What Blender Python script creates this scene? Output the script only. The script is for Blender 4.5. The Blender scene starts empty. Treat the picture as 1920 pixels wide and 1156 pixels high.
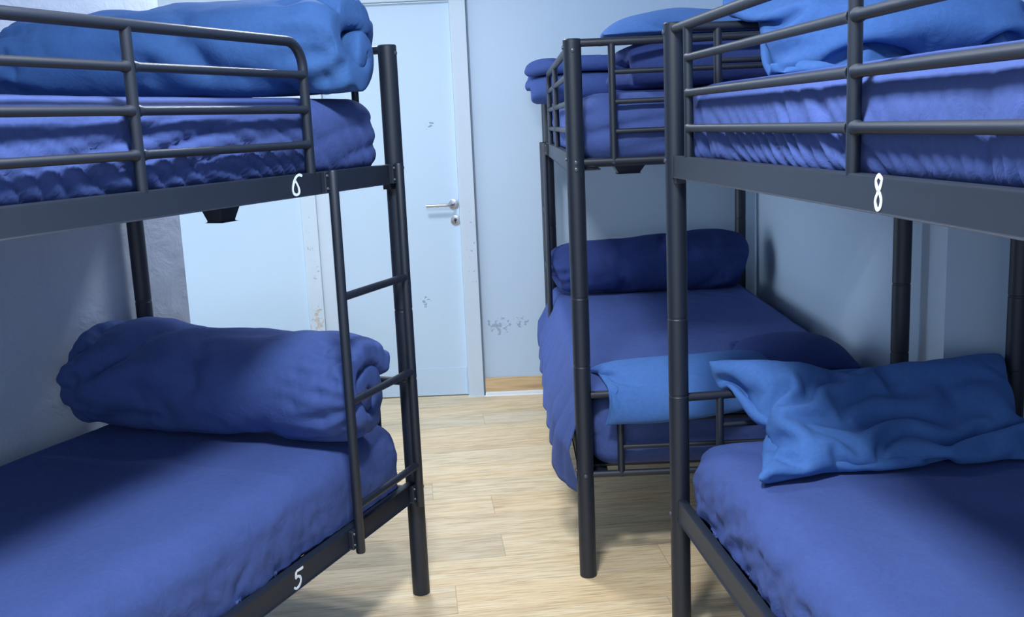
import bpy, bmesh, math, random
import numpy as np
from mathutils import Vector, Matrix, noise
sc = bpy.context.scene
col = sc.collection
sin, cos, PI = math.sin, math.cos, math.pi

# ------------------------------------------------------------------ basics
def lin(r, g, b):
    f = lambda c: (c/255/12.92) if c/255 <= .04045 else ((c/255+.055)/1.055)**2.4
    return (f(r), f(g), f(b), 1)

def tag(o, label=None, cat=None, group=None, kind=None):
    if label: o['label'] = label
    if cat: o['category'] = cat
    if group: o['group'] = group
    if kind: o['kind'] = kind
    return o

def empty(name, loc=(0, 0, 0)):
    o = bpy.data.objects.new(name, None); col.objects.link(o)
    o.location = loc; o.empty_display_size = .1
    return o

def mesh_obj(name, verts, faces, mat, parent=None, origin=(0, 0, 0), smooth=True):
    me = bpy.data.meshes.new(name)
    me.from_pydata([tuple(map(float, v)) for v in verts], [], [tuple(map(int, f)) for f in faces])
    me.validate()
    if smooth: me.polygons.foreach_set('use_smooth', [True]*len(me.polygons))
    me.materials.append(mat)
    o = bpy.data.objects.new(name, me); col.objects.link(o)
    if parent is not None: o.parent = parent
    else: o.location = origin
    return o

def bm_obj(name, bm, mat, parent=None, loc=(0, 0, 0), smooth=True, angle=40):
    bmesh.ops.recalc_face_normals(bm, faces=bm.faces[:])
    me = bpy.data.meshes.new(name)
    for f in bm.faces: f.smooth = smooth
    if smooth:
        for e in bm.edges:
            if len(e.link_faces) == 2 and e.calc_face_angle(0) > math.radians(angle): e.smooth = False
    bm.to_mesh(me); bm.free()
    me.materials.append(mat)
    o = bpy.data.objects.new(name, me); col.objects.link(o)
    o.location = loc
    if parent is not None: o.parent = parent
    return o

def add_hexa(bm, c8):
    v = [bm.verts.new(c) for c in c8]
    fs = [(0, 1, 2, 3), (4, 5, 6, 7), (0, 1, 5, 4), (1, 2, 6, 5), (2, 3, 7, 6), (3, 0, 4, 7)]
    return [bm.faces.new([v[i] for i in f]) for f in fs]

def add_box(bm, x0, x1, y0, y1, z0, z1):
    return add_hexa(bm, [(x0, y0, z0), (x1, y0, z0), (x1, y1, z0), (x0, y1, z0),
                         (x0, y0, z1), (x1, y0, z1), (x1, y1, z1), (x0, y1, z1)])

def bevel(bm, w, seg=2):
    bmesh.ops.remove_doubles(bm, verts=bm.verts[:], dist=1e-6)
    bmesh.ops.bevel(bm, geom=bm.edges[:], offset=w, segments=seg, affect='EDGES', profile=.6)

def add_tube(bm, pts, r, n=14, caps=True):
    pts = [Vector(p) for p in pts]
    rs = r if isinstance(r, (list, tuple)) else [r]*len(pts)
    rings = []
    t0 = (pts[1]-pts[0]).normalized()
    up = Vector((0, 0, 1)) if abs(t0.z) < .9 else Vector((1, 0, 0))
    u = t0.cross(up).normalized()
    for i, p in enumerate(pts):
        if i == 0: t = pts[1]-pts[0]
        elif i == len(pts)-1: t = pts[-1]-pts[-2]
        else: t = (pts[i+1]-p).normalized()+(p-pts[i-1]).normalized()
        if t.length < 1e-9: t = t0
        t = t.normalized()
        u = (u-t*u.dot(t)).normalized(); w = t.cross(u)
        rings.append([bm.verts.new(p+(u*cos(2*PI*k/n)+w*sin(2*PI*k/n))*rs[i]) for k in range(n)])
    for a, b in zip(rings, rings[1:]):
        for k in range(n): bm.faces.new((a[k], a[(k+1) % n], b[(k+1) % n], b[k]))
    if caps:
        bm.faces.new(rings[0][::-1]); bm.faces.new(rings[-1])

# ------------------------------------------------------------------ materials
class NT:
    def __init__(s, name):
        s.m = bpy.data.materials.new(name); s.m.use_nodes = True
        s.t = s.m.node_tree; s.b = s.t.nodes['Principled BSDF']
    def n(s, typ, **kw):
        nd = s.t.nodes.new(typ)
        for k, v in kw.items():
            if k in nd.inputs: nd.inputs[k].default_value = v
            else: setattr(nd, k, v)
        return nd
    def l(s, a, b): s.t.links.new(a, b)
    def tex(s, kind='Object'):
        return s.n('ShaderNodeTexCoord').outputs[kind]
    def noise(s, vec, scale, detail=3, rough=.5, dist=0):
        nd = s.n('ShaderNodeTexNoise'); s.l(vec, nd.inputs['Vector'])
        nd.inputs['Scale'].default_value = scale; nd.inputs['Detail'].default_value = detail
        nd.inputs['Roughness'].default_value = rough; nd.inputs['Distortion'].default_value = dist
        return nd.outputs['Fac']
    def ramp(s, fac, stops):
        r = s.n('ShaderNodeValToRGB'); s.l(fac, r.inputs['Fac'])
        e = r.color_ramp.elements
        while len(e) < len(stops): e.new(.5)
        for x, (p, c) in zip(e, stops): x.position = p; x.color = c
        return r.outputs['Color']
    def mapn(s, vec, scale=(1, 1, 1), rot=(0, 0, 0), loc=(0, 0, 0)):
        m = s.n('ShaderNodeMapping'); s.l(vec, m.inputs['Vector'])
        m.inputs['Scale'].default_value = scale; m.inputs['Rotation'].default_value = rot; m.inputs['Location'].default_value = loc
        return m.outputs['Vector']
    def math(s, op, a, b=None, c=None):
        m = s.n('ShaderNodeMath', operation=op)
        for i, v in enumerate((a, b, c)):
            if v is None: continue
            if isinstance(v, (int, float)): m.inputs[i].default_value = v
            else: s.l(v, m.inputs[i])
        return m.outputs[0]
    def mix(s, fac, a, b, blend='MIX'):
        m = s.n('ShaderNodeMix', data_type='RGBA', blend_type=blend)
        for i, v in ((0, fac), (6, a), (7, b)):
            if isinstance(v, (int, float, tuple)): m.inputs[i].default_value = v
            else: s.l(v, m.inputs[i])
        return m.outputs[2]
    def bump(s, h, strength, dist=.01, prev=None):
        b = s.n('ShaderNodeBump'); b.inputs['Strength'].default_value = strength; b.inputs['Distance'].default_value = dist
        s.l(h, b.inputs['Height'])
        if prev is not None: s.l(prev, b.inputs['Normal'])
        return b.outputs['Normal']

def metal_mat(name, rgb, rough=.38):
    t = NT(name); v = t.tex()
    f = t.noise(v, 35, 4)
    c = lin(*rgb); c2 = tuple(x*1.25 for x in c[:3])+(1,)
    t.l(t.mix(f, c, c2), t.b.inputs['Base Color'])
    t.b.inputs['Roughness'].default_value = rough
    t.b.inputs['Metallic'].default_value = 0.0
    t.b.inputs['Specular IOR Level'].default_value = .6
    t.l(t.bump(t.noise(v, 900, 2), .12, .0006), t.b.inputs['Normal'])
    return t.m

def cloth_mat(name, rgb, rgb2, wave=.5, sheen=.06, crease=.35, rough=.85):
    t = NT(name); v = t.tex()
    big = t.noise(v, 3.0, 4, .6)
    fine = t.noise(v, 90, 3, .6)
    c = t.mix(t.ramp(big, [(.3, (0, 0, 0, 1)), (.75, (1, 1, 1, 1))]), lin(*rgb), lin(*rgb2))
    c = t.mix(t.ramp(fine, [(.3, (0, 0, 0, 1)), (.8, (.22, .22, .22, 1))]), c, tuple(min(1, x*1.5) for x in lin(*rgb2)[:3])+(1,))
    t.l(c, t.b.inputs['Base Color'])
    t.b.inputs['Roughness'].default_value = rough
    t.b.inputs['Specular IOR Level'].default_value = .2
    t.b.inputs['Sheen Weight'].default_value = sheen
    t.b.inputs['Sheen Roughness'].default_value = .5
    t.b.inputs['Sheen Tint'].default_value = tuple(min(1, x*3+.1) for x in lin(*rgb2)[:3])+(1,)
    w1 = t.n('ShaderNodeTexWave', bands_direction='X'); t.l(v, w1.inputs['Vector']); w1.inputs['Scale'].default_value = 260
    n1 = t.bump(fine, wave, .0010)
    cr = t.n('ShaderNodeTexNoise', noise_type='RIDGED_MULTIFRACTAL')
    t.l(t.mapn(v, (1, 1, 1), (.4, .3, .6)), cr.inputs['Vector'])
    cr.inputs['Scale'].default_value = 4.2; cr.inputs['Detail'].default_value = 4; cr.inputs['Distortion'].default_value = 1.1
    n2 = t.bump(cr.outputs['Fac'], crease*1.5, .010, n1)
    n3 = t.bump(t.noise(v, 16, 4, .6, .8), .55, .006, n2)
    t.l(n3, t.b.inputs['Normal'])
    return t.m

def wall_mat(name, rgb, rgb2, lump=.35, scuffs=(), streak=0):
    t = NT(name); v = t.tex()
    f = t.noise(v, 1.3, 5, .6)
    c = t.mix(f, lin(*rgb), lin(*rgb2))
    # scuffs: little dark patches at given places (x, z, rx, rz, threshold)
    for (px, pz, rx, rz, th, tone) in scuffs:
        mv = t.mapn(v, (1/rx, 0, 1/rz), (0, 0, 0), (-px/rx, 0, -pz/rz))
        ln = t.n('ShaderNodeVectorMath', operation='LENGTH'); t.l(mv, ln.inputs[0])
        reg = t.math('SUBTRACT', 1.0, ln.outputs['Value'])
        nz = t.noise(v, 55, 3, .6)
        m = t.math('MULTIPLY', t.math('GREATER_THAN', reg, 0), t.math('GREATER_THAN', t.math('ADD', nz, t.math('MULTIPLY', reg, .12)), th))
        c = t.mix(t.math('MULTIPLY', m, .55), c, lin(*tone))
    t.l(c, t.b.inputs['Base Color'])
    t.b.inputs['Roughness'].default_value = .6
    t.b.inputs['Specular IOR Level'].default_value = .3
    n1 = t.bump(t.noise(v, 9, 5, .55, .4), lump, .01)
    n2 = t.bump(t.noise(v, 120, 3, .6), .25, .0012, n1)
    t.l(n2, t.b.inputs['Normal'])
    return t.m

def floor_mat():
    t = NT('laminate planks'); v = t.tex()
    r = t.mapn(v, (1, 1, 1), (0, 0, math.radians(-5.5)))
    sp = t.n('ShaderNodeSeparateXYZ'); t.l(r, sp.inputs[0])
    W = .186; LEN = 1.29
    row = t.math('FLOOR', t.math('DIVIDE', t.math('ADD', sp.outputs['Y'], .06), W))
    wn = t.n('ShaderNodeTexWhiteNoise', noise_dimensions='1D'); t.l(row, wn.inputs['W'])
    xo = t.math('ADD', t.math('DIVIDE', sp.outputs['X'], LEN), wn.outputs['Value'])
    cel = t.math('FLOOR', xo)
    pid = t.math('ADD', t.math('MULTIPLY', row, 7.31), t.math('MULTIPLY', cel, 3.17))
    w2 = t.n('ShaderNodeTexWhiteNoise', noise_dimensions='1D'); t.l(pid, w2.inputs['W'])
    off = t.n('ShaderNodeCombineXYZ'); t.l(t.math('MULTIPLY', w2.outputs['Value'], 40), off.inputs['X']); t.l(t.math('MULTIPLY', w2.outputs['Value'], 13), off.inputs['Z'])
    vv = t.n('ShaderNodeVectorMath', operation='ADD'); t.l(r, vv.inputs[0]); t.l(off.outputs[0], vv.inputs[1])
    g1 = t.noise(t.mapn(vv.outputs[0], (1.1, 13, 1)), 2.2, 6, .62, .9)
    g2 = t.noise(t.mapn(vv.outputs[0], (3.0, 70, 1)), 3.0, 4, .6, .4)
    g3 = t.noise(t.mapn(vv.outputs[0], (1.0, 3.2, 1)), 2.0, 3, .5, .3)
    base = t.ramp(g1, [(.25, lin(186, 160, 124)), (.42, lin(226, 200, 158)), (.56, lin(241, 222, 186)), (.75, lin(250, 238, 212))])
    fin = t.ramp(g2, [(.34, lin(146, 116, 84)), (.5, lin(238, 213, 174)), (.75, lin(248, 238, 216))])
    c = t.mix(.46, base, fin)
    tone = t.ramp(w2.outputs['Value'], [(0, (.80, .78, .77, 1)), (.35, (.98, .96, .93, 1)), (.7, (1.0, .93, .84, 1)), (1, (.92, .93, .95, 1))])
    c = t.mix(1, c, tone, 'MULTIPLY')
    dk = t.ramp(g3, [(.28, (.72, .68, .66, 1)), (.45, (1, 1, 1, 1))])
    c = t.mix(.55, c, t.mix(1, c, dk, 'MULTIPLY'))
    # knots
    vo = t.n('ShaderNodeTexVoronoi'); t.l(t.mapn(vv.outputs[0], (1.5, 5.0, 1)), vo.inputs['Vector']); vo.inputs['Scale'].default_value = 1.25
    kn = t.ramp(vo.outputs['Distance'], [(.03, (1, 1, 1, 1)), (.11, (0, 0, 0, 1))])
    c = t.mix(t.math('MULTIPLY', kn, .55), c, lin(120, 88, 60))
    # seams
    fy = t.math('FRACT', t.math('DIVIDE', t.math('ADD', sp.outputs['Y'], .06), W))
    sy = t.math('LESS_THAN', t.math('MINIMUM', fy, t.math('SUBTRACT', 1, fy)), .009)
    fx = t.math('FRACT', xo)
    sx = t.math('LESS_THAN', t.math('MINIMUM', fx, t.math('SUBTRACT', 1, fx)), .0014)
    seam = t.math('MAXIMUM', sx, sy)
    c = t.mix(t.math('MULTIPLY', seam, .28), c, lin(120, 96, 74))
    t.l(c, t.b.inputs['Base Color'])
    t.b.inputs['Roughness'].default_value = .42
    t.b.inputs['Specular IOR Level'].default_value = .35
    h = t.math('SUBTRACT', t.math('MULTIPLY', g2, .3), seam)
    t.l(t.bump(h, .25, .0015), t.b.inputs['Normal'])
    return t.m

M = {}
M['frame'] = metal_mat('black powder coated steel', (20, 28, 42), .5)
M['bolt'] = metal_mat('dark bolt steel', (62, 70, 84), .3)
M['paint'] = metal_mat('white marker paint', (214, 224, 236), .6)
M['sheet'] = cloth_mat('indigo cotton sheet', (60, 77, 130), (66, 84, 142), crease=.25)
M['duvet'] = cloth_mat('indigo duvet cover', (56, 75, 128), (62, 82, 140), crease=.2)
M['duvet_blue'] = cloth_mat('mid blue duvet cover', (50, 84, 134), (57, 93, 148), crease=.2)
M['pillow_blue'] = cloth_mat('washed blue pillowcase', (61, 97, 157), (71, 111, 173), crease=.45)
M['navy'] = cloth_mat('dark navy pillowcase', (42, 57, 108), (48, 64, 120), crease=.35)
M['wall'] = wall_mat('pale blue white painted wall', (184, 203, 223), (190, 208, 227), .14,
                     scuffs=[(-.10, .37, .07, .05, .60, (120, 130, 150)), (.02, .385, .05, .03, .6, (120, 130, 150))])
M['wall_left'] = wall_mat('uneven plastered wall', (178, 190, 210), (188, 199, 218), .9)
M['ceiling'] = wall_mat('white ceiling', (222, 230, 238), (230, 236, 242), .2)
M['door'] = wall_mat('white door leaf', (186, 206, 225), (192, 211, 229), .08,
                     scuffs=[(-.40, 1.41, .03, .025, .60, (60, 70, 90)), (-.475, .51, .03, .03, .60, (90, 100, 120))])
M['frame_trim'] = wall_mat('chipped white door frame', (190, 203, 217), (202, 214, 225), .3,
                     scuffs=[(-1.04, .75, .05, .5, .72, (150, 155, 160)), (-1.04, .42, .04, .1, .60, (186, 160, 130)), (-.22, .8, .05, .8, .74, (120, 125, 130))])
M['white_trim'] = wall_mat('white bead', (226, 230, 234), (232, 235, 238), .2)
M['shadow_line'] = metal_mat('painted shadow line', (120, 135, 150), .8)
M['floor'] = floor_mat()
def chrome():
    t = NT('brushed steel'); v = t.tex()
    t.l(t.mix(t.noise(v, 60, 3), lin(170, 172, 175), lin(205, 206, 208)), t.b.inputs['Base Color'])
    t.b.inputs['Metallic'].default_value = 1; t.b.inputs['Roughness'].default_value = .33
    return t.m
M['steel'] = chrome()
t = NT('oak skirting'); v = t.tex()
t.l(t.ramp(t.noise(t.mapn(v, (1.2, 8, 16)), 2.5, 5, .6, .6), [(.3, lin(176, 142, 104)), (.6, lin(214, 184, 142))]), t.b.inputs['Base Color'])
t.b.inputs['Roughness'].default_value = .45
M['oak'] = t.m

# ------------------------------------------------------------------ camera
R = ((0.99903, 0.04284, 0.00532), (-0.00256, 0.18078, -0.98352), (-0.04310, 0.98259, 0.18073))
Hc = 1.40
cd = bpy.data.cameras.new('camera'); cam = bpy.data.objects.new('camera', cd); col.objects.link(cam)
cd.sensor_width = 36; cd.sensor_fit = 'HORIZONTAL'; cd.lens = 1880/1920*36; cd.clip_start = .02
m = Matrix(R).to_4x4(); m.translation = Vector((0, 0, Hc)); cam.matrix_world = m
sc.camera = cam

# ------------------------------------------------------------------ room
YB = 5.13; CH = 2.5
def struct(name, bm, mat, parent=None, smooth=False):
    o = bm_obj(name, bm, mat, parent, smooth=smooth)
    if parent is None: o['kind'] = 'structure'
    return o
bm = bmesh.new(); add_box(bm, -4.6, 2.2, -1.9, 5.4, -.06, 0); struct('floor', bm, M['floor'])
bm = bmesh.new(); add_box(bm, -4.6, 2.2, -1.9, 5.4, CH, CH+.06); struct('ceiling', bm, M['ceiling'])
# back wall, split by its two door openings: x -1.80..-1.076 (door 1) and -.95..-.285 (door 2)
D1 = (-1.86, -1.078); D2 = (-.952, -.268); DT = 2.01
bm = bmesh.new()
for x0, x1, z0, z1 in ((-4.6, D1[0], 0, CH), (D1[0], D1[1], DT+.02, CH), (D1[1], D2[0], 0, CH), (D2[0], D2[1], DT+.02, CH), (D2[1], 2.2, 0, CH)):
    add_box(bm, x0, x1, YB, YB+.12, z0, z1)
bmesh.ops.remove_doubles(bm, verts=bm.verts[:], dist=1e-5)
struct('wall_back', bm, M['wall'])
# right wall: recess beside the far bunk, pillar, then set back near the camera
bm = bmesh.new()
prof = [(1.236, YB+.05), (1.222, 3.64), (1.206, 3.64), (1.204, 2.775), (1.62, 2.775), (1.62, -1.6), (1.8, -1.6), (1.8, YB+.05)]
def prism(bm, prof, z0, z1):
    a = [bm.verts.new((x, y, z0)) for x, y in prof]; b = [bm.verts.new((x, y, z1)) for x, y in prof]
    bm.faces.new(a[::-1]); bm.faces.new(b)
    for i in range(len(prof)):
        j = (i+1) % len(prof); bm.faces.new((a[i], a[j], b[j], b[i]))
prism(bm, prof, 0, CH); struct('wall_right', bm, M['wall'])
# left wall, parallel to the left bunk (about 22 degrees off), ends in an outer corner
OL = Vector((-.331, 2.869, 0)); aL = math.radians(22.3)
dL = Vector((sin(aL), cos(aL), 0)); sL = Vector((-cos(aL), sin(aL), 0))
c1 = OL+sL*1.004+dL*.262; c0 = OL+sL*1.004-dL*4.9
bm = bmesh.new()
prism(bm, [(c1.x, c1.y), (c0.x, c0.y), ((c0+sL*.14).x, (c0+sL*.14).y), ((c1+sL*.14).x, (c1+sL*.14).y)], 0, CH)
struct('wall_left', bm, M['wall_left'])

# doors
def door_leaf(x0, x1, z0=.006, y=YB+.012):
    bm = bmesh.new(); add_box(bm, x0, x1, y, y+.04, z0, DT); bevel(bm, .003, 2); return bm
d1 = struct('door_1', door_leaf(D1[0]+.01, D1[1]-.004, y=YB+.004), M['door'])
d2 = struct('door_2', door_leaf(D2[0]+.02, D2[1]-.006), M['door'])
bm = bmesh.new(); add_box(bm, D2[0]+.022, D2[1]-.012, YB+.009, YB+.0125, .008, .155); bevel(bm, .001, 1)
k = bm_obj('kick_plate', bm, M['door'], d2, smooth=False)
# lever handle
hx, hz = -.303, 1.010; yf = YB+.012
bm = bmesh.new()
add_tube(bm, [(hx, yf, hz), (hx, yf-.007, hz), (hx, yf-.008, hz)], [.0255, .0255, .023], 32)
rose = bm_obj('handle_rosette', bm, M['steel'], d2)
bm = bmesh.new()
add_tube(bm, [(hx, yf-.006, hz), (hx, yf-.035, hz), (hx-.003, yf-.045, hz), (hx-.012, yf-.05, hz), (hx-.06, yf-.05, hz), (hx-.136, yf-.05, hz-.001)], .0082, 14)
bm_obj('lever_handle', bm, M['steel'], d2)
bm = bmesh.new()
add_tube(bm, [(hx+.006, yf, hz-.082), (hx+.006, yf-.007, hz-.082), (hx+.006, yf-.008, hz-.082)], [.0255, .0255, .023], 32)
kr = bm_obj('keyhole_rosette', bm, M['steel'], d2)
bm = bmesh.new(); add_tube(bm, [(hx+.006, yf-.007, hz-.079), (hx+.006, yf-.010, hz-.079)], .008, 16); add_box(bm, hx+.003, hx+.009, yf-.010, yf-.007, hz-.097, hz-.08)
bm_obj('key_cylinder', bm, M['bolt'], kr)

def trim(name, x0, x1, y0, y1, z0, z1, mat, b=.003):
    bm = bmesh.new(); add_box(bm, x0, x1, y0, y1, z0, z1)
    if b: bevel(bm, b, 2)
    return struct(name, bm, mat)
trim('trim_1', D1[1]-.002, D1[1]+.076, YB-.010, YB+.02, 0, 2.1, M['frame_trim'])       # post between the doors
trim('trim_2', D2[0]-.05, D2[0]+.018, YB-.004, YB+.03, 0, 2.06, M['frame_trim'])         # left jamb of door 2
trim('trim_3', D2[1]-.004, D2[1]+.075, YB-.020, YB+.03, 0, 2.1, M['frame_trim'])       # right casing of door 2
trim('shadow_strip', D2[1]+.075, D2[1]+.083, YB-.006, YB+.01, 0, 2.1, M['shadow_line'], 0)  # thin darker strip painting the shadow line right of the casing
trim('trim_5', D2[0]-.05, D2[1]+.075, YB-.028, YB+.03, DT+.004, 2.09, M['frame_trim'])      # head
trim('trim_6', D1[0]-.06, D1[1], YB-.012, YB+.03, DT+.004, 2.09, M['frame_trim'])
trim('baseboard_back', D2[1]+.083, 1.236, YB-.014, YB+.01, .012, .094, M['oak'], .002)
trim('trim_7', D2[1]+.083, 1.236, YB-.026, YB-.002, 0, .020, M['white_trim'], .006)

# ------------------------------------------------------------------ bunk beds
class Frame:
    """local frame: a along the bed, p across (0 aisle side, + wall side), z up; relative to the root"""
    def __init__(s, O, d, n): s.O, s.d, s.n = Vector(O), Vector(d), Vector(n)
    def __call__(s, a, p, z): return s.d*a+s.n*p+Vector((0, 0, z))
    def w(s, a, p, z): return s.O+s(a, p, z)

def fbox(bm, F, a0, a1, p0, p1, z0, z1):
    return add_hexa(bm, [F(a0, p0, z0), F(a1, p0, z0), F(a1, p1, z0), F(a0, p1, z0), F(a0, p0, z1), F(a1, p0, z1), F(a1, p1, z1), F(a0, p1, z1)])

def bolt_at(F, parent, a, p, z, da, dp):
    bm = bmesh.new()
    c = F(a, p, z); n = (F.d*da+F.n*dp).normalized()
    add_tube(bm, [c, c+n*.003, c+n*.0045], [.0062, .0058, .003], 10)
    return bm_obj('bolt', bm, M['bolt'], parent)

def bunk(F, LEN, W, label, ladder_far, far_up, mids, digits=(), bracket=None, lowplate=(.312, .366), lown=5):
    root = empty('bunk_bed', F.O); tag(root, label, 'bunk bed', 'black metal bunk beds in the dormitory')
    fr = M['frame']
    H = 1.63
    for ia, a in enumerate((0, -LEN)):
        for ip, p in enumerate((0, W)):
            bm = bmesh.new()
            prof = [(0, .024), (.004, .0262), (.672, .0262), (.674, .0250), (.678, .0250), (.680, .0262), (.880, .0262), (.882, .0250), (.886, .0250), (.888, .0262), (1.16, .0262), (H-.003, .0262), (H, .0240)]
            add_tube(bm, [F(a, p, z) for z, r in prof], [r for z, r in prof], 36)
            po = bm_obj('post', bm, fr, root, angle=14)
            sa = 1 if a == 0 else -1; sp = -1 if p == 0 else 1
            for z in (1.607, 1.292, .345):
                bolt_at(F, po, a, p+sp*.0255, z, 0, sp)
                bolt_at(F, po, a+sa*.0255, p, z-.01, sa, 0)
            bolt_at(F, po, a+sa*.0255, p, 1.262, sa, 0)
            # corner gusset under the upper frame
            bm = bmesh.new(); fbox(bm, F, a-sa*.024, a-sa*.05, p-.012, p+.012, 1.235, 1.25); bm_obj('gusset', bm, fr, po, smooth=False)
    # side rails
    for lvl, (z0, z1) in enumerate((lowplate, (1.250, 1.304))):
        for p, s in ((0, 1), (W, -1)):
            bm = bmesh.new()
            fbox(bm, F, -LEN+.02, -.02, p-.0125, p+.0125, z0, z1)
            bevel(bm, .004, 2)
            fbox(bm, F, -LEN+.03, -.03, min(p+s*.012, p+s*.075), max(p+s*.012, p+s*.075), z0+.006, z0+.010)
            sr = bm_obj('side_rail', bm, fr, root)
            for k in range(7):
                aa = -.09-k*(LEN-.18)/6
                bm = bmesh.new(); c = F(aa, p+s*.03, z0+.010); add_tube(bm, [c, c+Vector((0, 0, .004)), c+Vector((0, 0, .006))], [.007, .006, .003], 10)
                bm_obj('bolt', bm, M['bolt'], sr)
            if p == 0:
                for (lv, aa, za, strokes) in digits:
                    if lv == lvl:
                        bm = bmesh.new()
                        for st in strokes:
                            pts = [F(aa+x, -.0132, za+z) for x, z in st]
                            ribbon(bm, pts, .0034, F.n*-1)
                        num = bm_obj('painted_number', bm, M['paint'], sr, smooth=False)
                        num['label'] = 'hand painted white number on the side rail'
        # slats across, one part (the mattress hides them)
        bm = bmesh.new()
        for k in range(14):
            aa = -.1-k*(LEN-.2)/13
            fbox(bm, F, aa-.012, aa+.012, .02, W-.02, z0+.012, z0+.020)
        bm_obj('slats', bm, fr, root, smooth=False)
    # end frames
    for a in (0, -LEN):
        for base, nr in ((.331, lown if a == -LEN else 5), (1.282, 5)):
            zs = [base+.084*i for i in range(nr)]
            bm = bmesh.new()
            for z in (zs[0], zs[-1]): add_tube(bm, [F(a, .018, z), F(a, W-.018, z)], .0115 if z == zs[-1] else .0105, 14)
            ef = bm_obj('end_frame', bm, fr, root)
            for p in (.112, W-.112):
                bm = bmesh.new(); add_tube(bm, [F(a, p, zs[0]-.008), F(a, p, zs[-1]-.004)], .0105, 14); bm_obj('upright', bm, fr, ef)
            for z in zs[1:-1]:
                bm = bmesh.new(); add_tube(bm, [F(a, .118, z), F(a, W-.118, z)], .0075, 12); bm_obj('crossbar', bm, fr, ef)
    # guard rails
    for p, both in ((-.002, False), (W+.002, True)):
        if both: ends = (-.13, -LEN+.13); curved = ()
        elif ladder_far: ends = (-.425, -LEN+.13); curved = (0,)
        else: ends = (-.131, -LEN+.425); curved = (1,)
        zt = 1.613; bm = bmesh.new(); pts = []
        a0, a1 = ends
        def corner(aend, sgn):
            out = [F(aend, p, 1.300)]
            for k in range(9):
                th = k/8*PI/2
                out.append(F(aend-sgn*.06*(1-cos(th)), p, zt-.06+.06*sin(th)))
            return out
        if 0 in curved: pts += corner(a0, 1)
        else: pts += [F(-.02, p, zt)]
        if 1 in curved: pts += corner(a1, -1)[::-1]
        else: pts += [F(-LEN+.02, p, zt)]
        add_tube(bm, pts, .0118, 14)
        g = bm_obj('guard_rail', bm, fr, root)
        ups = list(mids) + ([a1] if 0 in curved else []) + ([a0] if 1 in curved else []) + ([a0, a1] if both else [])
        for a in ups:
            bm = bmesh.new(); add_tube(bm, [F(a, p, 1.300), F(a, p, zt-.003)], .0112, 14); bm_obj('upright', bm, fr, g)
        allu = sorted(set(list(ups)+[a0, a1]))
        for z in (1.372, 1.455, 1.537):
            for u0, u1 in zip(allu, allu[1:]):
                bm = bmesh.new()
                L_ = u1-u0; rr = .0092
                add_tube(bm, [F(u0+.006, p, z), F(u0+.016, p, z), F(u0+.022, p, z), F(u1-.022, p, z), F(u1-.016, p, z), F(u1-.006, p, z)], [.0125, .0115, rr, rr, .0115, .0125], 14)
                bm_obj('crossbar', bm, fr, g)
    # ladder
    la = (-.018-.012, -.372) if ladder_far else (-LEN+.03, -LEN+.372)
    bm = bmesh.new()
    ld = None
    for a in la:
        b2 = bmesh.new(); add_tube(b2, [F(a, -.030, .295), F(a, -.030, .30), F(a, -.030, 1.302), F(a, -.030, 1.306)], [.011, .0128, .0128, .011], 16)
        if ld is None:
            ld = bm_obj('ladder', b2, fr, root)
        else:
            bm_obj('stile', b2, fr, ld)
        for z0, z1 in ((1.252, 1.304), (lowplate[0]+.002, lowplate[1]-.002)):
            b3 = bmesh.new(); s = -1 if a == min(la) else -1
            fbox(b3, F, a-.028, a+.006, -.026, -.012, z0, z1); bevel(b3, .002, 1)
            hk = bm_obj('hook_bracket', b3, fr, ld, smooth=False)
            for zz in (z0+.010, z1-.010):
                b4 = bmesh.new(); c = F(a-.02, -.026, zz); add_tube(b4, [c, c-F.n*.003], [.0042, .003], 10); bm_obj('bolt', b4, M['bolt'], ld)
    for z in (.985, .708, .424):
        b2 = bmesh.new(); add_tube(b2, [F(la[0], -.030, z), F(la[1], -.030, z)], .0105, 14); bm_obj('rung', b2, fr, ld)
    if bracket:
        a, p, da, dp, zb = bracket
        bm = bmesh.new()
        add_hexa(bm, [F(a-da*.5, p-dp*.5, zb), F(a+da*.5, p-dp*.5, zb), F(a+da*.5, p+dp*.5, zb), F(a-da*.5, p+dp*.5, zb),
                      F(a-da, p-dp, 1.262), F(a+da, p-dp, 1.262), F(a+da, p+dp, 1.262), F(a-da, p+dp, 1.262)])
        bevel(bm, .006, 2); bm_obj('slat_support', bm, fr, root)
    return root

def ribbon(bm, pts, w, nrm):
    """hand painted stroke: flat band with rounded ends lying in the rail's face"""
    out = []
    n = len(pts)
    for i, p in enumerate(pts):
        t = (pts[min(i+1, n-1)]-pts[max(i-1, 0)]).normalized(); s = t.cross(nrm).normalized()
        k = w*(.92+.10*sin(i*.45))
        if i in (0, n-1): k *= .6
        out.append((bm.verts.new(p+s*k+nrm*.0003), bm.verts.new(p-s*k+nrm*.0003), bm.verts.new(p+s*k-nrm*.0006), bm.verts.new(p-s*k-nrm*.0006)))
    for (a, b, c, d), (e, f, g, h) in zip(out, out[1:]):
        bm.faces.new((a, b, f, e)); bm.faces.new((c, d, h, g)); bm.faces.new((a, e, g, c)); bm.faces.new((b, d, h, f))
    a, b, c, d = out[0]; bm.faces.new((a, c, d, b)); a, b, c, d = out[-1]; bm.faces.new((a, b, d, c))

def smooth_path(pts, k=6):
    P = [Vector((x, y, 0)) for x, y in pts]; out = []
    n = len(P)
    for i in range(n-1):
        p0, p1, p2, p3 = P[max(i-1, 0)], P[i], P[i+1], P[min(i+2, n-1)]
        for j in range(k):
            t = j/k
            q = .5*((2*p1)+(p2-p0)*t+(2*p0-5*p1+4*p2-p3)*t*t+(3*p1-p0-3*p2+p3)*t**3)
            out.append((q.x, q.y))
    out.append((P[-1].x, P[-1].y)); return out

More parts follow.
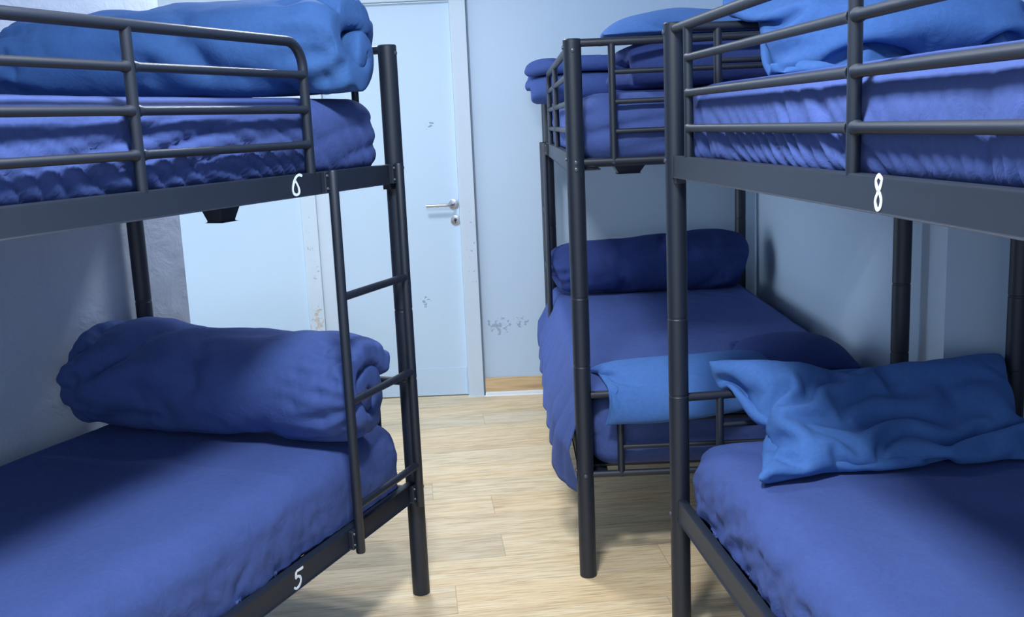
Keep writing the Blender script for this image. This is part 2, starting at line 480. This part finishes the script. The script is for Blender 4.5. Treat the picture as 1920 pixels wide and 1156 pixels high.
six = [smooth_path([(.016, .019), (.007, .022), (-.002, .018), (-.010, .006), (-.015, -.010), (-.013, -.021), (-.005, -.025), (.003, -.021), (.003, -.010), (-.003, .004), (-.008, .010)])]
five = [smooth_path([(.018, .018), (.009, .018), (-.006, .019)]), smooth_path([(-.006, .019), (-.009, .004), (-.003, .005), (.005, .000), (.007, -.010), (.001, -.020), (-.010, -.023), (-.017, -.017)])]
eight = [smooth_path([(.008, .020), (.000, .024), (-.008, .017), (-.005, .007), (.003, .000), (.009, -.011), (.005, -.022), (-.004, -.024), (-.009, -.013), (-.003, -.002), (.005, .008), (.010, .018), (.008, .021)])]
sx = lambda st, k, kz=1: [[(x*k, z*kz) for x, z in s] for s in st]

W = .957
FL = Frame(OL, dL, sL); FL.n = sL
FM = Frame((.187, 5.057, 0), (0, 1, 0), (1, 0, 0))
a8 = math.radians(-6.0)
F8 = Frame((.418, 2.575, 0), (sin(a8), cos(a8), 0), (cos(a8), -sin(a8), 0))
LEN = 2.115
# numbers: on the left bunk a grows to the right of the picture, on bed 8 it grows to the left
bedL = bunk(FL, LEN, .962, 'left black metal bunk bed with ladder, numbered 5 and 6, along the grey plaster wall', True, None, (-1.005,),
            digits=((1, -.502, 1.281, sx(six, 1.35, .98)), (0, -.632, .340, sx(five, 1.2, 1.0))), bracket=(-.40, .30, .055, .045, 1.182))
bedM = bunk(FM, LEN, W, 'far black metal bunk bed standing against the back wall, in the room corner', True, None, (-1.06,),
            bracket=(-1.35, .24, .08, .075, 1.205), lown=4)
bed8 = bunk(F8, LEN, .945, 'right black metal bunk bed numbered 8 on its upper side rail', False, None, (-1.03,),
            digits=((1, -1.138, 1.281, sx(eight, -1.0, 1.0)),), lowplate=(.335, .390))

# ------------------------------------------------------------------ soft things
def nz(x, y, z): return noise.noise(Vector((x, y, z)))
def fbm(x, y, z, o=3):
    s = 0; a = 1; t = 0
    for i in range(o):
        s += a*noise.noise(Vector((x, y, z))); t += a; a *= .5; x *= 2.03; y *= 2.03; z *= 2.03
    return s/t
def pleat(ph):
    """puffy ridges separated by sharp creases, 0..1"""
    return abs(sin(ph))**.55

def rounded_slab(F, a0, a1, p0, p1, z0, z1, r, disp, cell=.016, name='mattress', mat=None, origin=None):
    """closed rounded box as a dense quad grid, displaced along its normal by disp(a,p,z,n,side)"""
    na = int((a1-a0)/(cell*.55)); npp = int((p1-p0)/cell); nzz = max(8, int((z1-z0)/(cell*.55)))
    A = np.linspace(a0, a1, na+1); P = np.linspace(p0, p1, npp+1); Z = np.linspace(z0, z1, nzz+1)
    idx = {}; V = []; Fc = []
    def vid(i, j, k):
        key = (i, j, k)
        if key in idx: return idx[key]
        a, p, z = A[i], P[j], Z[k]
        ca = min(max(a, a0+r), a1-r); cp = min(max(p, p0+r), p1-r); cz = min(max(z, z0+r*.8), z1-r*.8)
        dv = Vector(((a-ca)/r, (p-cp)/r, (z-cz)/(r*.8)))
        if dv.length > 1e-6:
            mx = max(abs(dv.x), abs(dv.y), abs(dv.z)); dn = dv.normalized()
            q = dn*mx
            pos = Vector((ca+q.x*r, cp+q.y*r, cz+q.z*r*.8)); n = dn
        else: pos = Vector((a, p, z)); n = Vector((0, 0, 1))
        # flat parts: face normals
        pos2 = disp(pos, n)
        V.append(F(*pos2)); idx[key] = len(V)-1
        return idx[key]
    def quad(a, b, c, d): Fc.append((a, b, c, d))
    for i in range(na):
        for j in range(npp):
            quad(vid(i, j, nzz), vid(i+1, j, nzz), vid(i+1, j+1, nzz), vid(i, j+1, nzz))
            quad(vid(i, j, 0), vid(i, j+1, 0), vid(i+1, j+1, 0), vid(i+1, j, 0))
    for i in range(na):
        for k in range(nzz):
            quad(vid(i, 0, k), vid(i+1, 0, k), vid(i+1, 0, k+1), vid(i, 0, k+1))
            quad(vid(i, npp, k), vid(i, npp, k+1), vid(i+1, npp, k+1), vid(i+1, npp, k))
    for j in range(npp):
        for k in range(nzz):
            quad(vid(0, j, k), vid(0, j, k+1), vid(0, j+1, k+1), vid(0, j+1, k))
            quad(vid(na, j, k), vid(na, j+1, k), vid(na, j+1, k+1), vid(na, j, k+1))
    return V, Fc

def finish(o):
    bm = bmesh.new(); bm.from_mesh(o.data); bmesh.ops.recalc_face_normals(bm, faces=bm.faces[:]); bm.to_mesh(o.data); bm.free()
    return o

def mattress(F, a0, a1, p0, p1, z0, z1, label, seed, gather=1.0, skew=.8, freq=30, slack=0.0, mat='sheet', drape=0.0, topw=.5, crumple=0.0):
    H = z1-z0
    def disp(pos, n):
        a, p, z = pos
        ha = (z-z0)/H
        side = math.sqrt(n.x*n.x+n.y*n.y)*(1 if abs(n.z) < .98 else 0)
        # arc position along the perimeter
        s = a if abs(n.y) >= abs(n.x) else p+7
        w = fbm(s*2.4+seed, ha*.7, seed, 2)
        sk = skew*(.7+1.6*nz(s*1.1, seed, 5))
        env = min(1, max(0, .30+2.2*nz(s*1.9+seed*3, seed, 0)))
        low = max(0, min(1, (1-ha)*1.6-.35)); mid = math.exp(-((ha-.5)/.3)**2)
        u = s+sk*(ha-.2)*H
        d = (pleat(u*freq*.8+w*9)-.65)*.015*low*(.12+.88*env)*gather
        d += (pleat(u*freq*.42+w*9+1.3)-.65)*.019*mid*max(0, .35+nz(s*1.4, seed+6, .5)*1.8)*gather
        d += (pleat(u*freq*1.9+w*14+fbm(s*9, ha*3, seed, 2)*2)-.65)*.0035*max(low, mid*.5)*gather
        # long sweeping creases across the side
        ph2 = (s*.42-z*2.0*(1 if skew > 0 else -1))*24+fbm(s*1.3, z*2.0, seed+4, 2)*5
        d += (pleat(ph2)-.65)*.014*mid*gather*max(0, nz(s*1.3, seed+8, z*2)+.22)*2
        if crumple and p < .22:
            kk = crumple*max(0, 1-max(0, p-p0)/.16)
            c1_ = 1-abs(fbm(a*5.5+z*3, z*9+p*7, seed+2, 3))*3.2; c2_ = 1-abs(fbm(a*11, z*15+p*12, seed+5, 2))*3
            d += kk*(.011*(c1_-.4)+.005*(c2_-.4))
        q = Vector(pos)
        nn = Vector((n.x, n.y, n.z))
        bulge = .008*math.sin(PI*min(1, max(0, ha)))
        q += Vector((n.x, n.y, 0))*(d+bulge)*side
        # slack / drape out and down the aisle side
        if drape and p < (p0+p1)/2 and side > .3 and n.y < -.2:
            k = (1-ha)
            q.y -= drape*(k**1.3)+.012*k*pleat(a*9+nz(a*2, seed, 1)*4+ha*1.2)
        if crumple and n.z > .3 and p < .22: q.z += crumple*max(0, 1-max(0, p-p0)/.16)*.006*(1-abs(fbm(a*6, p*8, seed+2, 3))*3.2)
        # top surface
        if n.z > .3:
            e = min(p-p0, p1-p, a-a0, a1-a)
            edge = math.exp(-(max(e, 0)/.09)**2)
            q.z += topw*(.006*fbm(a*2.5, p*2.5, seed, 2)+.0035*(pleat(a*22+p*30+fbm(a*2, p*2, seed, 3)*9)-.6)*max(0, .55*edge+nz(a*2.3, p*2.3, seed+2)))
        if n.z > -.2 and slack:
            q.z -= slack*max(0, 1-(p-p0)/.12)**2*(1+.4*nz(a*3, seed, 3)) if p-p0 < .12 else 0
        return q
    V, Fc = rounded_slab(F, a0, a1, p0, p1, z0, z1, min(.065, H*.45), disp)
    o = mesh_obj('mattress', [v for v in V], Fc, M[mat], None, F.O)
    return finish(tag(o, label, 'mattress', 'fitted sheet mattresses on the bunks'))

mattress(FL, -2.08, -.026, .030, .925, 1.272, 1.488, 'upper mattress of the left bunk in a wrinkled indigo sheet, behind the rail numbered 6', 3.1, 1.7, 1.5, 56)
mattress(FL, -2.08, -.030, .022, .925, .334, .560, 'lower mattress of the left bunk in an indigo sheet, above the rail numbered 5', 8.4, 1.1, 2.4, 34, crumple=.35, slack=.02)
mattress(F8, -2.08, -.026, .022, .915, 1.272, 1.476, 'upper mattress of the right bunk in a gathered indigo sheet, above the number 8', 5.7, 1.8, -.8, 58)
mattress(F8, -2.08, -.026, .026, .915, .352, .555, 'lower mattress of the right bunk in a creased indigo sheet', 12.3, 1.2, 1.4, 40, crumple=1.0, slack=.018)
mattress(FM, -2.085, -.026, .020, .925, 1.272, 1.478, 'upper mattress of the far bunk in an indigo sheet behind its end bars', 2.2, 1.1, 1.0, 44)
# far lower bed: mattress and, as its own piece of cloth, the loose sheet hanging over the aisle side
mattress(FM, -2.085, -.026, .030, .925, .334, .575, 'lower mattress of the far bunk under a loose indigo sheet', 9.6, .8, 1.0, 36)

# ---- hanging bed sheet on the far lower bed
def hanging_sheet():
    F = FM; V = []; Fc = []
    na, nb = 150, 110
    a0, a1 = -2.118, -.05
    for i in range(na+1):
        a = a0+(a1-a0)*i/na
        for j in range(nb+1):
            t = j/nb                      # 0 on the bed's wall side, 1 at the hem
            s = -.70+t*(1.20+.035*nz(a*1.4, 3, 0)+(.02 if a < -1.8 else 0))
            if s < .17:
                p = .20-s; z = .581
            elif s < .25:
                th = (s-.17)/.08*PI/2; p = .030-.050*sin(th)*.9; z = .581-.05*(1-cos(th))
            else:
                d = s-.25; p = -.015-.055*min(1, d/.12)+.02*d; z = .531-d*1.0
            k = max(0, (s-.22)/.28)
            wv = pleat(a*11+nz(a*1.7, 1.1, s*2)*5+s*2)*.030*k+.010*k*fbm(a*6, s*8, 2, 2)
            p -= wv
            # tuck behind the far post and the near post
            tuck = math.exp(-((a-a0)/.09)**2)
            p += (.045+wv)*tuck*k
            if s < .22: z += .003*fbm(a*7, p*9, 5, 2)+.003*max(0, nz(a*2.1, p*2.1, 8)+.1)*(pleat(a*17+p*21+fbm(a*2, p*2, 4, 3)*9)-.6)*2+.003
            V.append(F(a, p, z))
    for i in range(na):
        for j in range(nb):
            q = i*(nb+1)+j; Fc.append((q, q+1, q+nb+2, q+nb+1))
    o = mesh_obj('bed_sheet', V, Fc, M['sheet'], None, F.O)
    so = o.modifiers.new('thick', 'SOLIDIFY'); so.thickness = .004; so.offset = 1
    tag(o, 'loose indigo bed sheet hanging over the aisle side of the far lower bed', 'bed sheet')
    return o
hanging_sheet()

# ---- cloth solver (position based) for the pillows
def xpbd(X, edges, rest, tris, collide, steps, vol, g=-9.8, dt=.012, iters=10, stiff=None, damp=.985, press=0, pin=None):
    n = len(X); Vv = np.zeros_like(X); inv = np.ones(n)
    # greedy colouring into independent batches
    used = [set() for _ in range(n)]; batches = []
    for e, (a, b) in enumerate(edges):
        c = 0
        while c in used[a] or c in used[b]: c += 1
        used[a].add(c); used[b].add(c)
        while len(batches) <= c: batches.append([])
        batches[c].append(e)
    edges = np.array(edges); rest = np.array(rest); stiff = np.ones(len(edges)) if stiff is None else np.array(stiff)
    B = [(edges[b, 0], edges[b, 1], rest[b], stiff[b]) for b in map(np.array, batches)]
    T = np.array(tris)
    for s in range(steps):
        p0, p1, p2 = X[T[:, 0]], X[T[:, 1]], X[T[:, 2]]
        nr = np.cross(p1-p0, p2-p0)
        V_ = np.einsum('ij,ij->i', p0, np.cross(p1, p2)).sum()/6
        f = np.zeros_like(X)
        pr = press*max(-.2, (vol-V_)/vol)
        for k in range(3): np.add.at(f, T[:, k], nr*pr/6)
        Vv += f*dt; Vv[:, 2] += g*dt
        Vv *= damp
        sp = np.linalg.norm(Vv, axis=1, keepdims=True); Vv *= np.minimum(1, 2.0/np.maximum(sp, 1e-9))
        Xn = X+Vv*dt
        for it in range(iters):
            for a, b, r, k in B:
                d = Xn[a]-Xn[b]; l = np.linalg.norm(d, axis=1)+1e-12
                c = ((l-r)/l*.5*k)[:, None]*d
                Xn[a] -= c; Xn[b] += c
            if it % 3 == 2 or it == iters-1: collide(Xn, X)
        Vv = (Xn-X)/dt; X = Xn
    return X

def plane_c(o, n, mu=.6):
    o = np.array(o, float); n = np.array(n, float); n = n/np.linalg.norm(n)
    def f(X, X0):
        d = (X-o)@n; m_ = d < 0
        if m_.any():
            X[m_] -= d[m_, None]*n
            mv = X[m_]-X0[m_]; mv -= (mv@n)[:, None]*n
            X[m_] -= mv*mu
    return f
def capsule_c(a, b, r, mu=.5):
    a = np.array(a, float); b = np.array(b, float); ab = b-a; L2 = ab@ab
    def f(X, X0):
        t = np.clip(((X-a)@ab)/L2, 0, 1); c = a+t[:, None]*ab; d = X-c; l = np.linalg.norm(d, axis=1); m_ = l < r
        if m_.any():
            X[m_] = c[m_]+d[m_]/np.maximum(l[m_], 1e-9)[:, None]*r
            X[m_] -= (X[m_]-X0[m_])*mu
    return f

def pillow(name, label, cat, mat, size, Mx, colliders, vol, steps=110, seed=1, nx=64, ny=42, press=2.5e5, g=-7, group=None, noise_amp=.004, slackx=1.0, flange=True):
    """Mx: 4x4 placing the flat pillow (x: long, y: short, z: thickness) in the world"""
    w, h = size; rnd = random.Random(seed)
    idx = {}; X = []
    def vid(i, j, s):
        if i in (0, nx) or j in (0, ny): s = 0
        if (i, j, s) not in idx:
            idx[(i, j, s)] = len(X)
            zz = (.012 if s == 0 else -.012) if (0 < i < nx and 0 < j < ny) else 0
            zz += noise_amp*nz(i*.21+seed, j*.21, s*3.3)
            v = Mx @ Vector(((i/nx-.5)*w, (j/ny-.5)*h, zz)); X.append(tuple(v))
        return idx[(i, j, s)]
    E = {}; cx, cy = w/nx, h/ny
    tris = []; quads = []
    def ed(a, b, r, k=1.0):
        kk = (min(a, b), max(a, b))
        if a != b and kk not in E: E[kk] = (r, k)
    for s in (0, 1):
        for i in range(nx+1):
            for j in range(ny+1):
                a = vid(i, j, s)
                if i < nx: ed(a, vid(i+1, j, s), cx)
                if j < ny: ed(a, vid(i, j+1, s), cy)
                if i < nx and j < ny:
                    b, c, d = vid(i+1, j, s), vid(i+1, j+1, s), vid(i, j+1, s)
                    dg = math.hypot(cx, cy)
                    ed(a, c, dg, .35); ed(b, d, dg, .35)
                    if s == 0: tris += [(a, b, c), (a, c, d)]; quads.append((a, b, c, d))
                    else: tris += [(a, c, b), (a, d, c)]; quads.append((a, d, c, b))
                if i < nx-1: ed(a, vid(i+2, j, s), 2*cx, .06)
                if j < ny-1: ed(a, vid(i, j+2, s), 2*cy, .06)
    keys = list(E); X = np.array(X)
    c0 = X.mean(axis=0)
    def coll(Xn, X0):
        Xw = Xn; 
        for c in colliders: c(Xw, X0)
    X = xpbd(X, keys, [E[k][0] for k in keys], tris, coll, steps, vol, g=g, stiff=[E[k][1] for k in keys], press=press)
    o0 = Vector(X.mean(axis=0)); o0.z = float(X[:, 2].min())
    o = mesh_obj(name, X-np.array(o0), quads, M[mat], None, o0)
    sm = o.modifiers.new('sub', 'SUBSURF'); sm.levels = 1; sm.render_levels = 1
    finish(o)
    tag(o, label, cat, group)
    return o

def place(F, a, p, z, xdir, ydir):
    x = Vector(xdir).normalized(); y = Vector(ydir); y = (y-x*y.dot(x)).normalized(); zz = x.cross(y)
    mt = Matrix((x, y, zz)).transposed().to_4x4(); mt.translation = F.w(a, p, z); return mt

up = Vector((0, 0, 1))
# right bunk, lower bed: blue pillow leaning on the end bars
zr = .331
rails8 = [capsule_c(F8.w(0, -.05, zr+.084*i), F8.w(0, 1.0, zr+.084*i), .020, .8) for i in range(5)]
pillow('pillow', 'blue pillow leaning on the end bars of the right bunk lower bed', 'pillow', 'pillow_blue', (.92, .62),
       place(F8, -.165, .515, .700, F8.n-up*.05, F8.d*.42+up*.20), [plane_c(F8.w(0, 0, .560), (0, 0, 1), .95)]+rails8, .0255, steps=60, seed=4, group='pillows', g=-.6)
# right bunk, upper bed
rails8u = [capsule_c(F8.w(0, -.05, 1.282+.084*i), F8.w(0, 1.0, 1.282+.084*i), .020, .8) for i in range(5)]
pillow('pillow', 'blue pillow leaning on the end bars of the right bunk upper bed', 'pillow', 'pillow_blue', (.86, .56),
       place(F8, -.125, .52, 1.672, F8.n, F8.d*.30+up*.36), [plane_c(F8.w(0, 0, 1.482), (0, 0, 1), .95)]+rails8u, .026, steps=70, seed=9, group='pillows', g=-1.0)

# ---- rolled / folded duvets: a padded strip following a path, extruded along an axis
def puffy(name, label, cat, mat, F, path, T, ends, axis_lo, axis_hi, zrest, seed, nv=110, wr=1.0, squash=1.0, endshape=2.6, endlen=.22, twist=1.0, lean=None, group=None, taper=None, skew=None, puff=.0):
    """path: (x,z) polyline in the cross-section; axis from axis_lo (a,p) to axis_hi (a,p); ends = (flat front/back)"""
    pts = smooth_path(path, 7); pts = [Vector((x, z)) for x, z in pts]
    # resample
    Ls = [0]
    for q0, q1 in zip(pts, pts[1:]): Ls.append(Ls[-1]+(q1-q0).length)
    tot = Ls[-1]; nu = int(tot/.0125)
    res = []; k = 0
    for i in range(nu+1):
        s = tot*i/nu
        while k < len(Ls)-2 and Ls[k+1] < s: k += 1
        t = (s-Ls[k])/max(1e-9, Ls[k+1]-Ls[k]); res.append(pts[k].lerp(pts[k+1], t))
    nrm = []
    for i in range(nu+1):
        d = (res[min(nu, i+1)]-res[max(0, i-1)]).normalized(); nrm.append(Vector((-d.y, d.x)))
    ncap = 5
    ring = []     # (point index, offset factor, tangential factor, side)
    for i in range(nu+1): ring.append((i, 1, 0, 1))
    for c in range(1, ncap): th = PI*c/ncap; ring.append((nu, cos(th), sin(th), 0))
    for i in range(nu, -1, -1): ring.append((i, -1, 0, -1))
    for c in range(1, ncap): th = PI*c/ncap; ring.append((0, -cos(th), -sin(th), 0))
    A0 = F.w(axis_lo[0], axis_lo[1], 0); A1 = F.w(axis_hi[0], axis_hi[1], 0)
    ax = A1-A0; LA = ax.length; ax.normalize(); xd = ax.cross(up).normalized()
    V = []; Fc = []; m_ = len(ring)
    for v in range(nv+1):
        s = v/nv
        # cluster stations towards the ends
        tt = .5-.5*cos(PI*s); tt = .35*s+.65*tt
        for r_ in ring:
            i, of, tf, sd = r_
            u = i/nu
            e = min(tt, 1-tt)*LA
            ee = min(1, e/ (T*.9))
            th = T*.5*max(0.04, (1-(1-ee)**endshape)**(1/endshape))
            c = res[i]; n = nrm[i]; d = Vector((n.y, -n.x))
            pt = c+n*(of*th)+d*(tf*th*.8)
            x, z = pt.x, pt.y
            # layers end at slightly different lengths: the roll's end telescopes a bit
            along = tt*LA
            eo = (1 if tt > .5 else -1)*(abs(tt-.5)*2)**6*(.018*sin(u*9+seed)+.035*nz(u*4+seed, 2.2, seed)*twist-puff*(1-u))
            along += eo
            # end tightening
            ef = math.exp(-(e/.10)**2)
            cz = .5*(min(q.y for q in res)+max(q.y for q in res)) if False else 0
            x *= (1-.16*ef); z = z*(1-.13*ef)
            if taper: z *= 1+taper*(tt-.5); x *= 1+taper*(tt-.5)
            V.append((x, z, along, of, u, e, th, sd, tt))
    zmin = min(q[1] for q in V)
    P = []
    for (x, z, al, of, u, e, th, sd, tt) in V:
        zz = z-zmin*1.0
        # wrinkles: displaced radially from the section centre
        cz = -zmin; rx, rz = x, zz-cz
        rl = math.hypot(rx, rz)+1e-6; ang = math.atan2(rz, rx)
        nw = fbm(al*2.4+seed, ang*.9, seed, 3)
        endf = math.exp(-((e-.05)/.12)**2)
        f1 = (pleat(al*9+ang*1.9*(1 if seed % 2 < 1 else -1)+nw*4.5)-.6)*.013*max(0, .45+nz(al*2.1, ang*.8+seed, 4))*2
        f2 = (pleat(ang*13+nw*6+al*3)-.6)*.013*endf*1.6
        f3 = (pleat(al*30+ang*3+nw*9)-.6)*.004*max(0, nz(al*3+9, ang+seed, 1)+.3)
        dd = (f1+f2+f3)*wr*(.35 if sd <= 0 else 1)*(min(1, th/(T*.3)))+.008*nw
        x += rx/rl*dd; zz += rz/rl*dd
        # settle: flatten the underside
        if zz < .035: zz = .004+max(0, zz)*.885
        if lean: x += lean*zz
        w_ = A0+ax*al+xd*x+Vector((0, 0, max(.002, zz)+zrest))
        P.append(w_-F.O)
    for v in range(nv):
        for q in range(m_):
            a = v*m_+q; b = v*m_+(q+1) % m_; Fc.append((a, b, b+m_, a+m_))
    Fc.append(tuple(range(m_))[::-1]); Fc.append(tuple(range(nv*m_, nv*m_+m_)))
    bm = bmesh.new()
    vs = [bm.verts.new(p) for p in P]
    for f in Fc[:-2]: bm.faces.new([vs[i] for i in f])
    # strips closing both thin ends
    nn = nu+1
    for base in (0, nv*m_):
        for i in range(nu):
            a, b = base+i, base+i+1; c = base+nn+ncap-1+(nu-i-1); d = base+nn+ncap-1+(nu-i)
            try: bm.faces.new((vs[a], vs[b], vs[c], vs[d]))
            except ValueError: pass
        try:
            bm.faces.new([vs[base+nu+k] for k in range(0, ncap+1)])
        except ValueError: pass
        try: bm.faces.new([vs[base+nn+ncap-1+nu+k] for k in range(0, ncap)]+[vs[base]])
        except ValueError: pass
    bmesh.ops.recalc_face_normals(bm, faces=bm.faces[:])
    me = bpy.data.meshes.new(name); bm.to_mesh(me); bm.free()
    me.polygons.foreach_set('use_smooth', [True]*len(me.polygons)); me.materials.append(M[mat])
    o = bpy.data.objects.new(name, me); col.objects.link(o); o.location = F.O
    sm = o.modifiers.new('sm', 'SMOOTH'); sm.factor = .5; sm.iterations = 2
    sb = o.modifiers.new('sub', 'SUBSURF'); sb.levels = 1; sb.render_levels = 1
    tag(o, label, cat, group)
    return o

def spiral(rx, rz, T, turns, start=0, tail=None):
    out = []
    N = int(turns*14)
    for i in range(N+1):
        th = start-2*PI*turns*i/N
        k = 1-(T*.97/min(rx, rz))*(turns*i/N)
        out.append((rx*k*cos(th), rz*k*sin(th)))
    return out

# left bunk, lower bed: thick rolled duvet across the bed's far end
T1 = .085
puffy('rolled_duvet', 'thick indigo duvet rolled up on the left bunk lower bed, behind the ladder', 'duvet', 'duvet', FL,
      spiral(.185-T1/2, .178-T1/2, T1, 1.6, start=math.radians(150)), T1, None, (-.265, .955), (-.235, -.012), .562, 3.3, wr=2.4, taper=-.07, group='rolled duvets')
# left bunk, upper bed
T2 = .095
puffy('rolled_duvet', 'bulky mid blue duvet rolled up on the left bunk upper bed, above the number 6', 'duvet', 'duvet_blue', FL,
      spiral(.19-T2/2, .172-T2/2, T2, 1.45, start=math.radians(195)), T2, None, (-.43, .955), (-.20, -.030), 1.492, 6.6, wr=2.9, taper=.18, group='rolled duvets')

# far bunk lower bed: long dark rolled pillow against the back end
puffy('rolled_duvet', 'dark indigo bedding roll at the back end of the far bunk lower bed', 'duvet', 'navy', FM,
      spiral(.155-.04, .168-.04, .08, 1.3, start=math.radians(160)), .08, None, (-.30, -.005+.0), (-.27, .905), .577, 5.5, wr=1.3, taper=.2, group='rolled duvets')
# far bunk upper bed: purple pillow spilling over the back corner, folded duvet behind the bars, pillow on it
puffy('folded_duvet', 'dark navy folded duvet behind the end bars of the far bunk upper bed', 'duvet', 'navy', FM,
      [(-.17, .02), (0, .02), (.15, .02), (.185, .055), (.15, .095), (0, .097), (-.17, .095)], .072, None, (-1.86, .165), (-1.86, .90), 1.482, 7.7, wr=.8)
pillow('pillow', 'blue pillow lying flat on top of the navy folded duvet, far bunk upper bed', 'pillow', 'pillow_blue', (.88, .52),
       place(FM, -1.83, .53, 1.715, (1, 0, .03), (0, 1, .14)), [plane_c(FM.w(0, 0, 1.640), (0, 0, 1), .9)], .024, steps=70, seed=21, group='pillows')
puffy('folded_duvet', 'indigo folded duvet bulging out beside the ladder of the far bunk upper bed', 'duvet', 'duvet', FM,
      [(-.14, .03), (.09, .03), (.125, .062), (.09, .094), (-.09, .098), (-.125, .13), (-.09, .162), (.12, .165)], .064, None, (-.235, -.105), (-.25, .80), 1.482, 9.9, wr=1.5, puff=.03)
def halfbed(X, X0):
    m_ = (X[:, 2] < .588) & (X[:, 1] > 2.965)
    X[m_, 2] = .588
    X[m_, :2] -= (X[m_, :2]-X0[m_, :2])*.8
# far bunk lower bed, front: pillow draped over the end bars, its shaded fold added as a navy pillow
zb = .331
railsM = [capsule_c(FM.w(-2.115, -.05, zb+.084*i), FM.w(-2.115, 1.0, zb+.084*i), .018, .7) for i in range(4)]
pillow('pillow', 'bright blue pillow draped over the front end bars of the far bunk lower bed', 'pillow', 'pillow_blue', (.66, .42),
       place(FM, -1.985, .36, .68, (1, .10, .02), (-.1, 1, .02)), [plane_c(FM.w(0, 0, .585), (0, 0, 1), .8)][:0]+[lambda X, X0: halfbed(X, X0)]+railsM, .0135, steps=120, seed=41, group='pillows')
pillow('pillow', 'navy pillow standing in for the shaded right fold of the bright blue one on the far bunk lower bed', 'pillow', 'navy', (.40, .46),
       place(FM, -1.74, .73, .70, (1, -.1, -.05), (0, 1, .05)), [plane_c(FM.w(0, 0, .585), (0, 0, 1), .9)], .016, steps=80, seed=43, group='pillows')

# ------------------------------------------------------------------ lights: two square ceiling panels
def panel(x, y, size, power, color, label):
    root = empty('ceiling_light', (x, y, CH))
    bm = bmesh.new(); h = size/2+.02
    add_box(bm, -h, h, -h, h, -.012, -.001); bm_obj('light_housing', bm, M['white_trim'], root, smooth=False)
    ld = bpy.data.lights.new('panel_light', 'AREA'); ld.shape = 'SQUARE'; ld.size = size; ld.energy = power; ld.color = color
    lo = bpy.data.objects.new('panel_light', ld); col.objects.link(lo); lo.location = (x, y, CH-.016)
    tag(root, label, 'ceiling light', 'ceiling light panels')
    return root
panel(-.15, 1.43, .32, 56, (.86, .93, 1.0), 'square ceiling light panel nearest the camera')
panel(-.55, 3.75, .32, 26, (.86, .93, 1.0), 'square ceiling light panel nearest the doors')

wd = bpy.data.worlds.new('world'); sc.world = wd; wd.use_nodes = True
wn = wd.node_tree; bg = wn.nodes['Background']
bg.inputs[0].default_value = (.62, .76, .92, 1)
# world light made stronger from the left, added to fill the shaded right wall
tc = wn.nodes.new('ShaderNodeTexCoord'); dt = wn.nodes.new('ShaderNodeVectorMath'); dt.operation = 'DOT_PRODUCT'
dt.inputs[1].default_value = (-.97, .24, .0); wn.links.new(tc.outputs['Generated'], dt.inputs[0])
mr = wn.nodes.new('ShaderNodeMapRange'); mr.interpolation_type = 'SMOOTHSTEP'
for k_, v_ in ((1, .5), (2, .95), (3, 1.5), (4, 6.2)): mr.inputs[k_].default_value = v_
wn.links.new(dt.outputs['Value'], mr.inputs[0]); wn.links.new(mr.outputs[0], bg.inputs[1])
vs_ = sc.view_settings
vs_.view_transform = 'Standard'; vs_.look = 'None'; vs_.gamma = 1; vs_.use_curve_mapping = False; vs_.exposure = 0.22
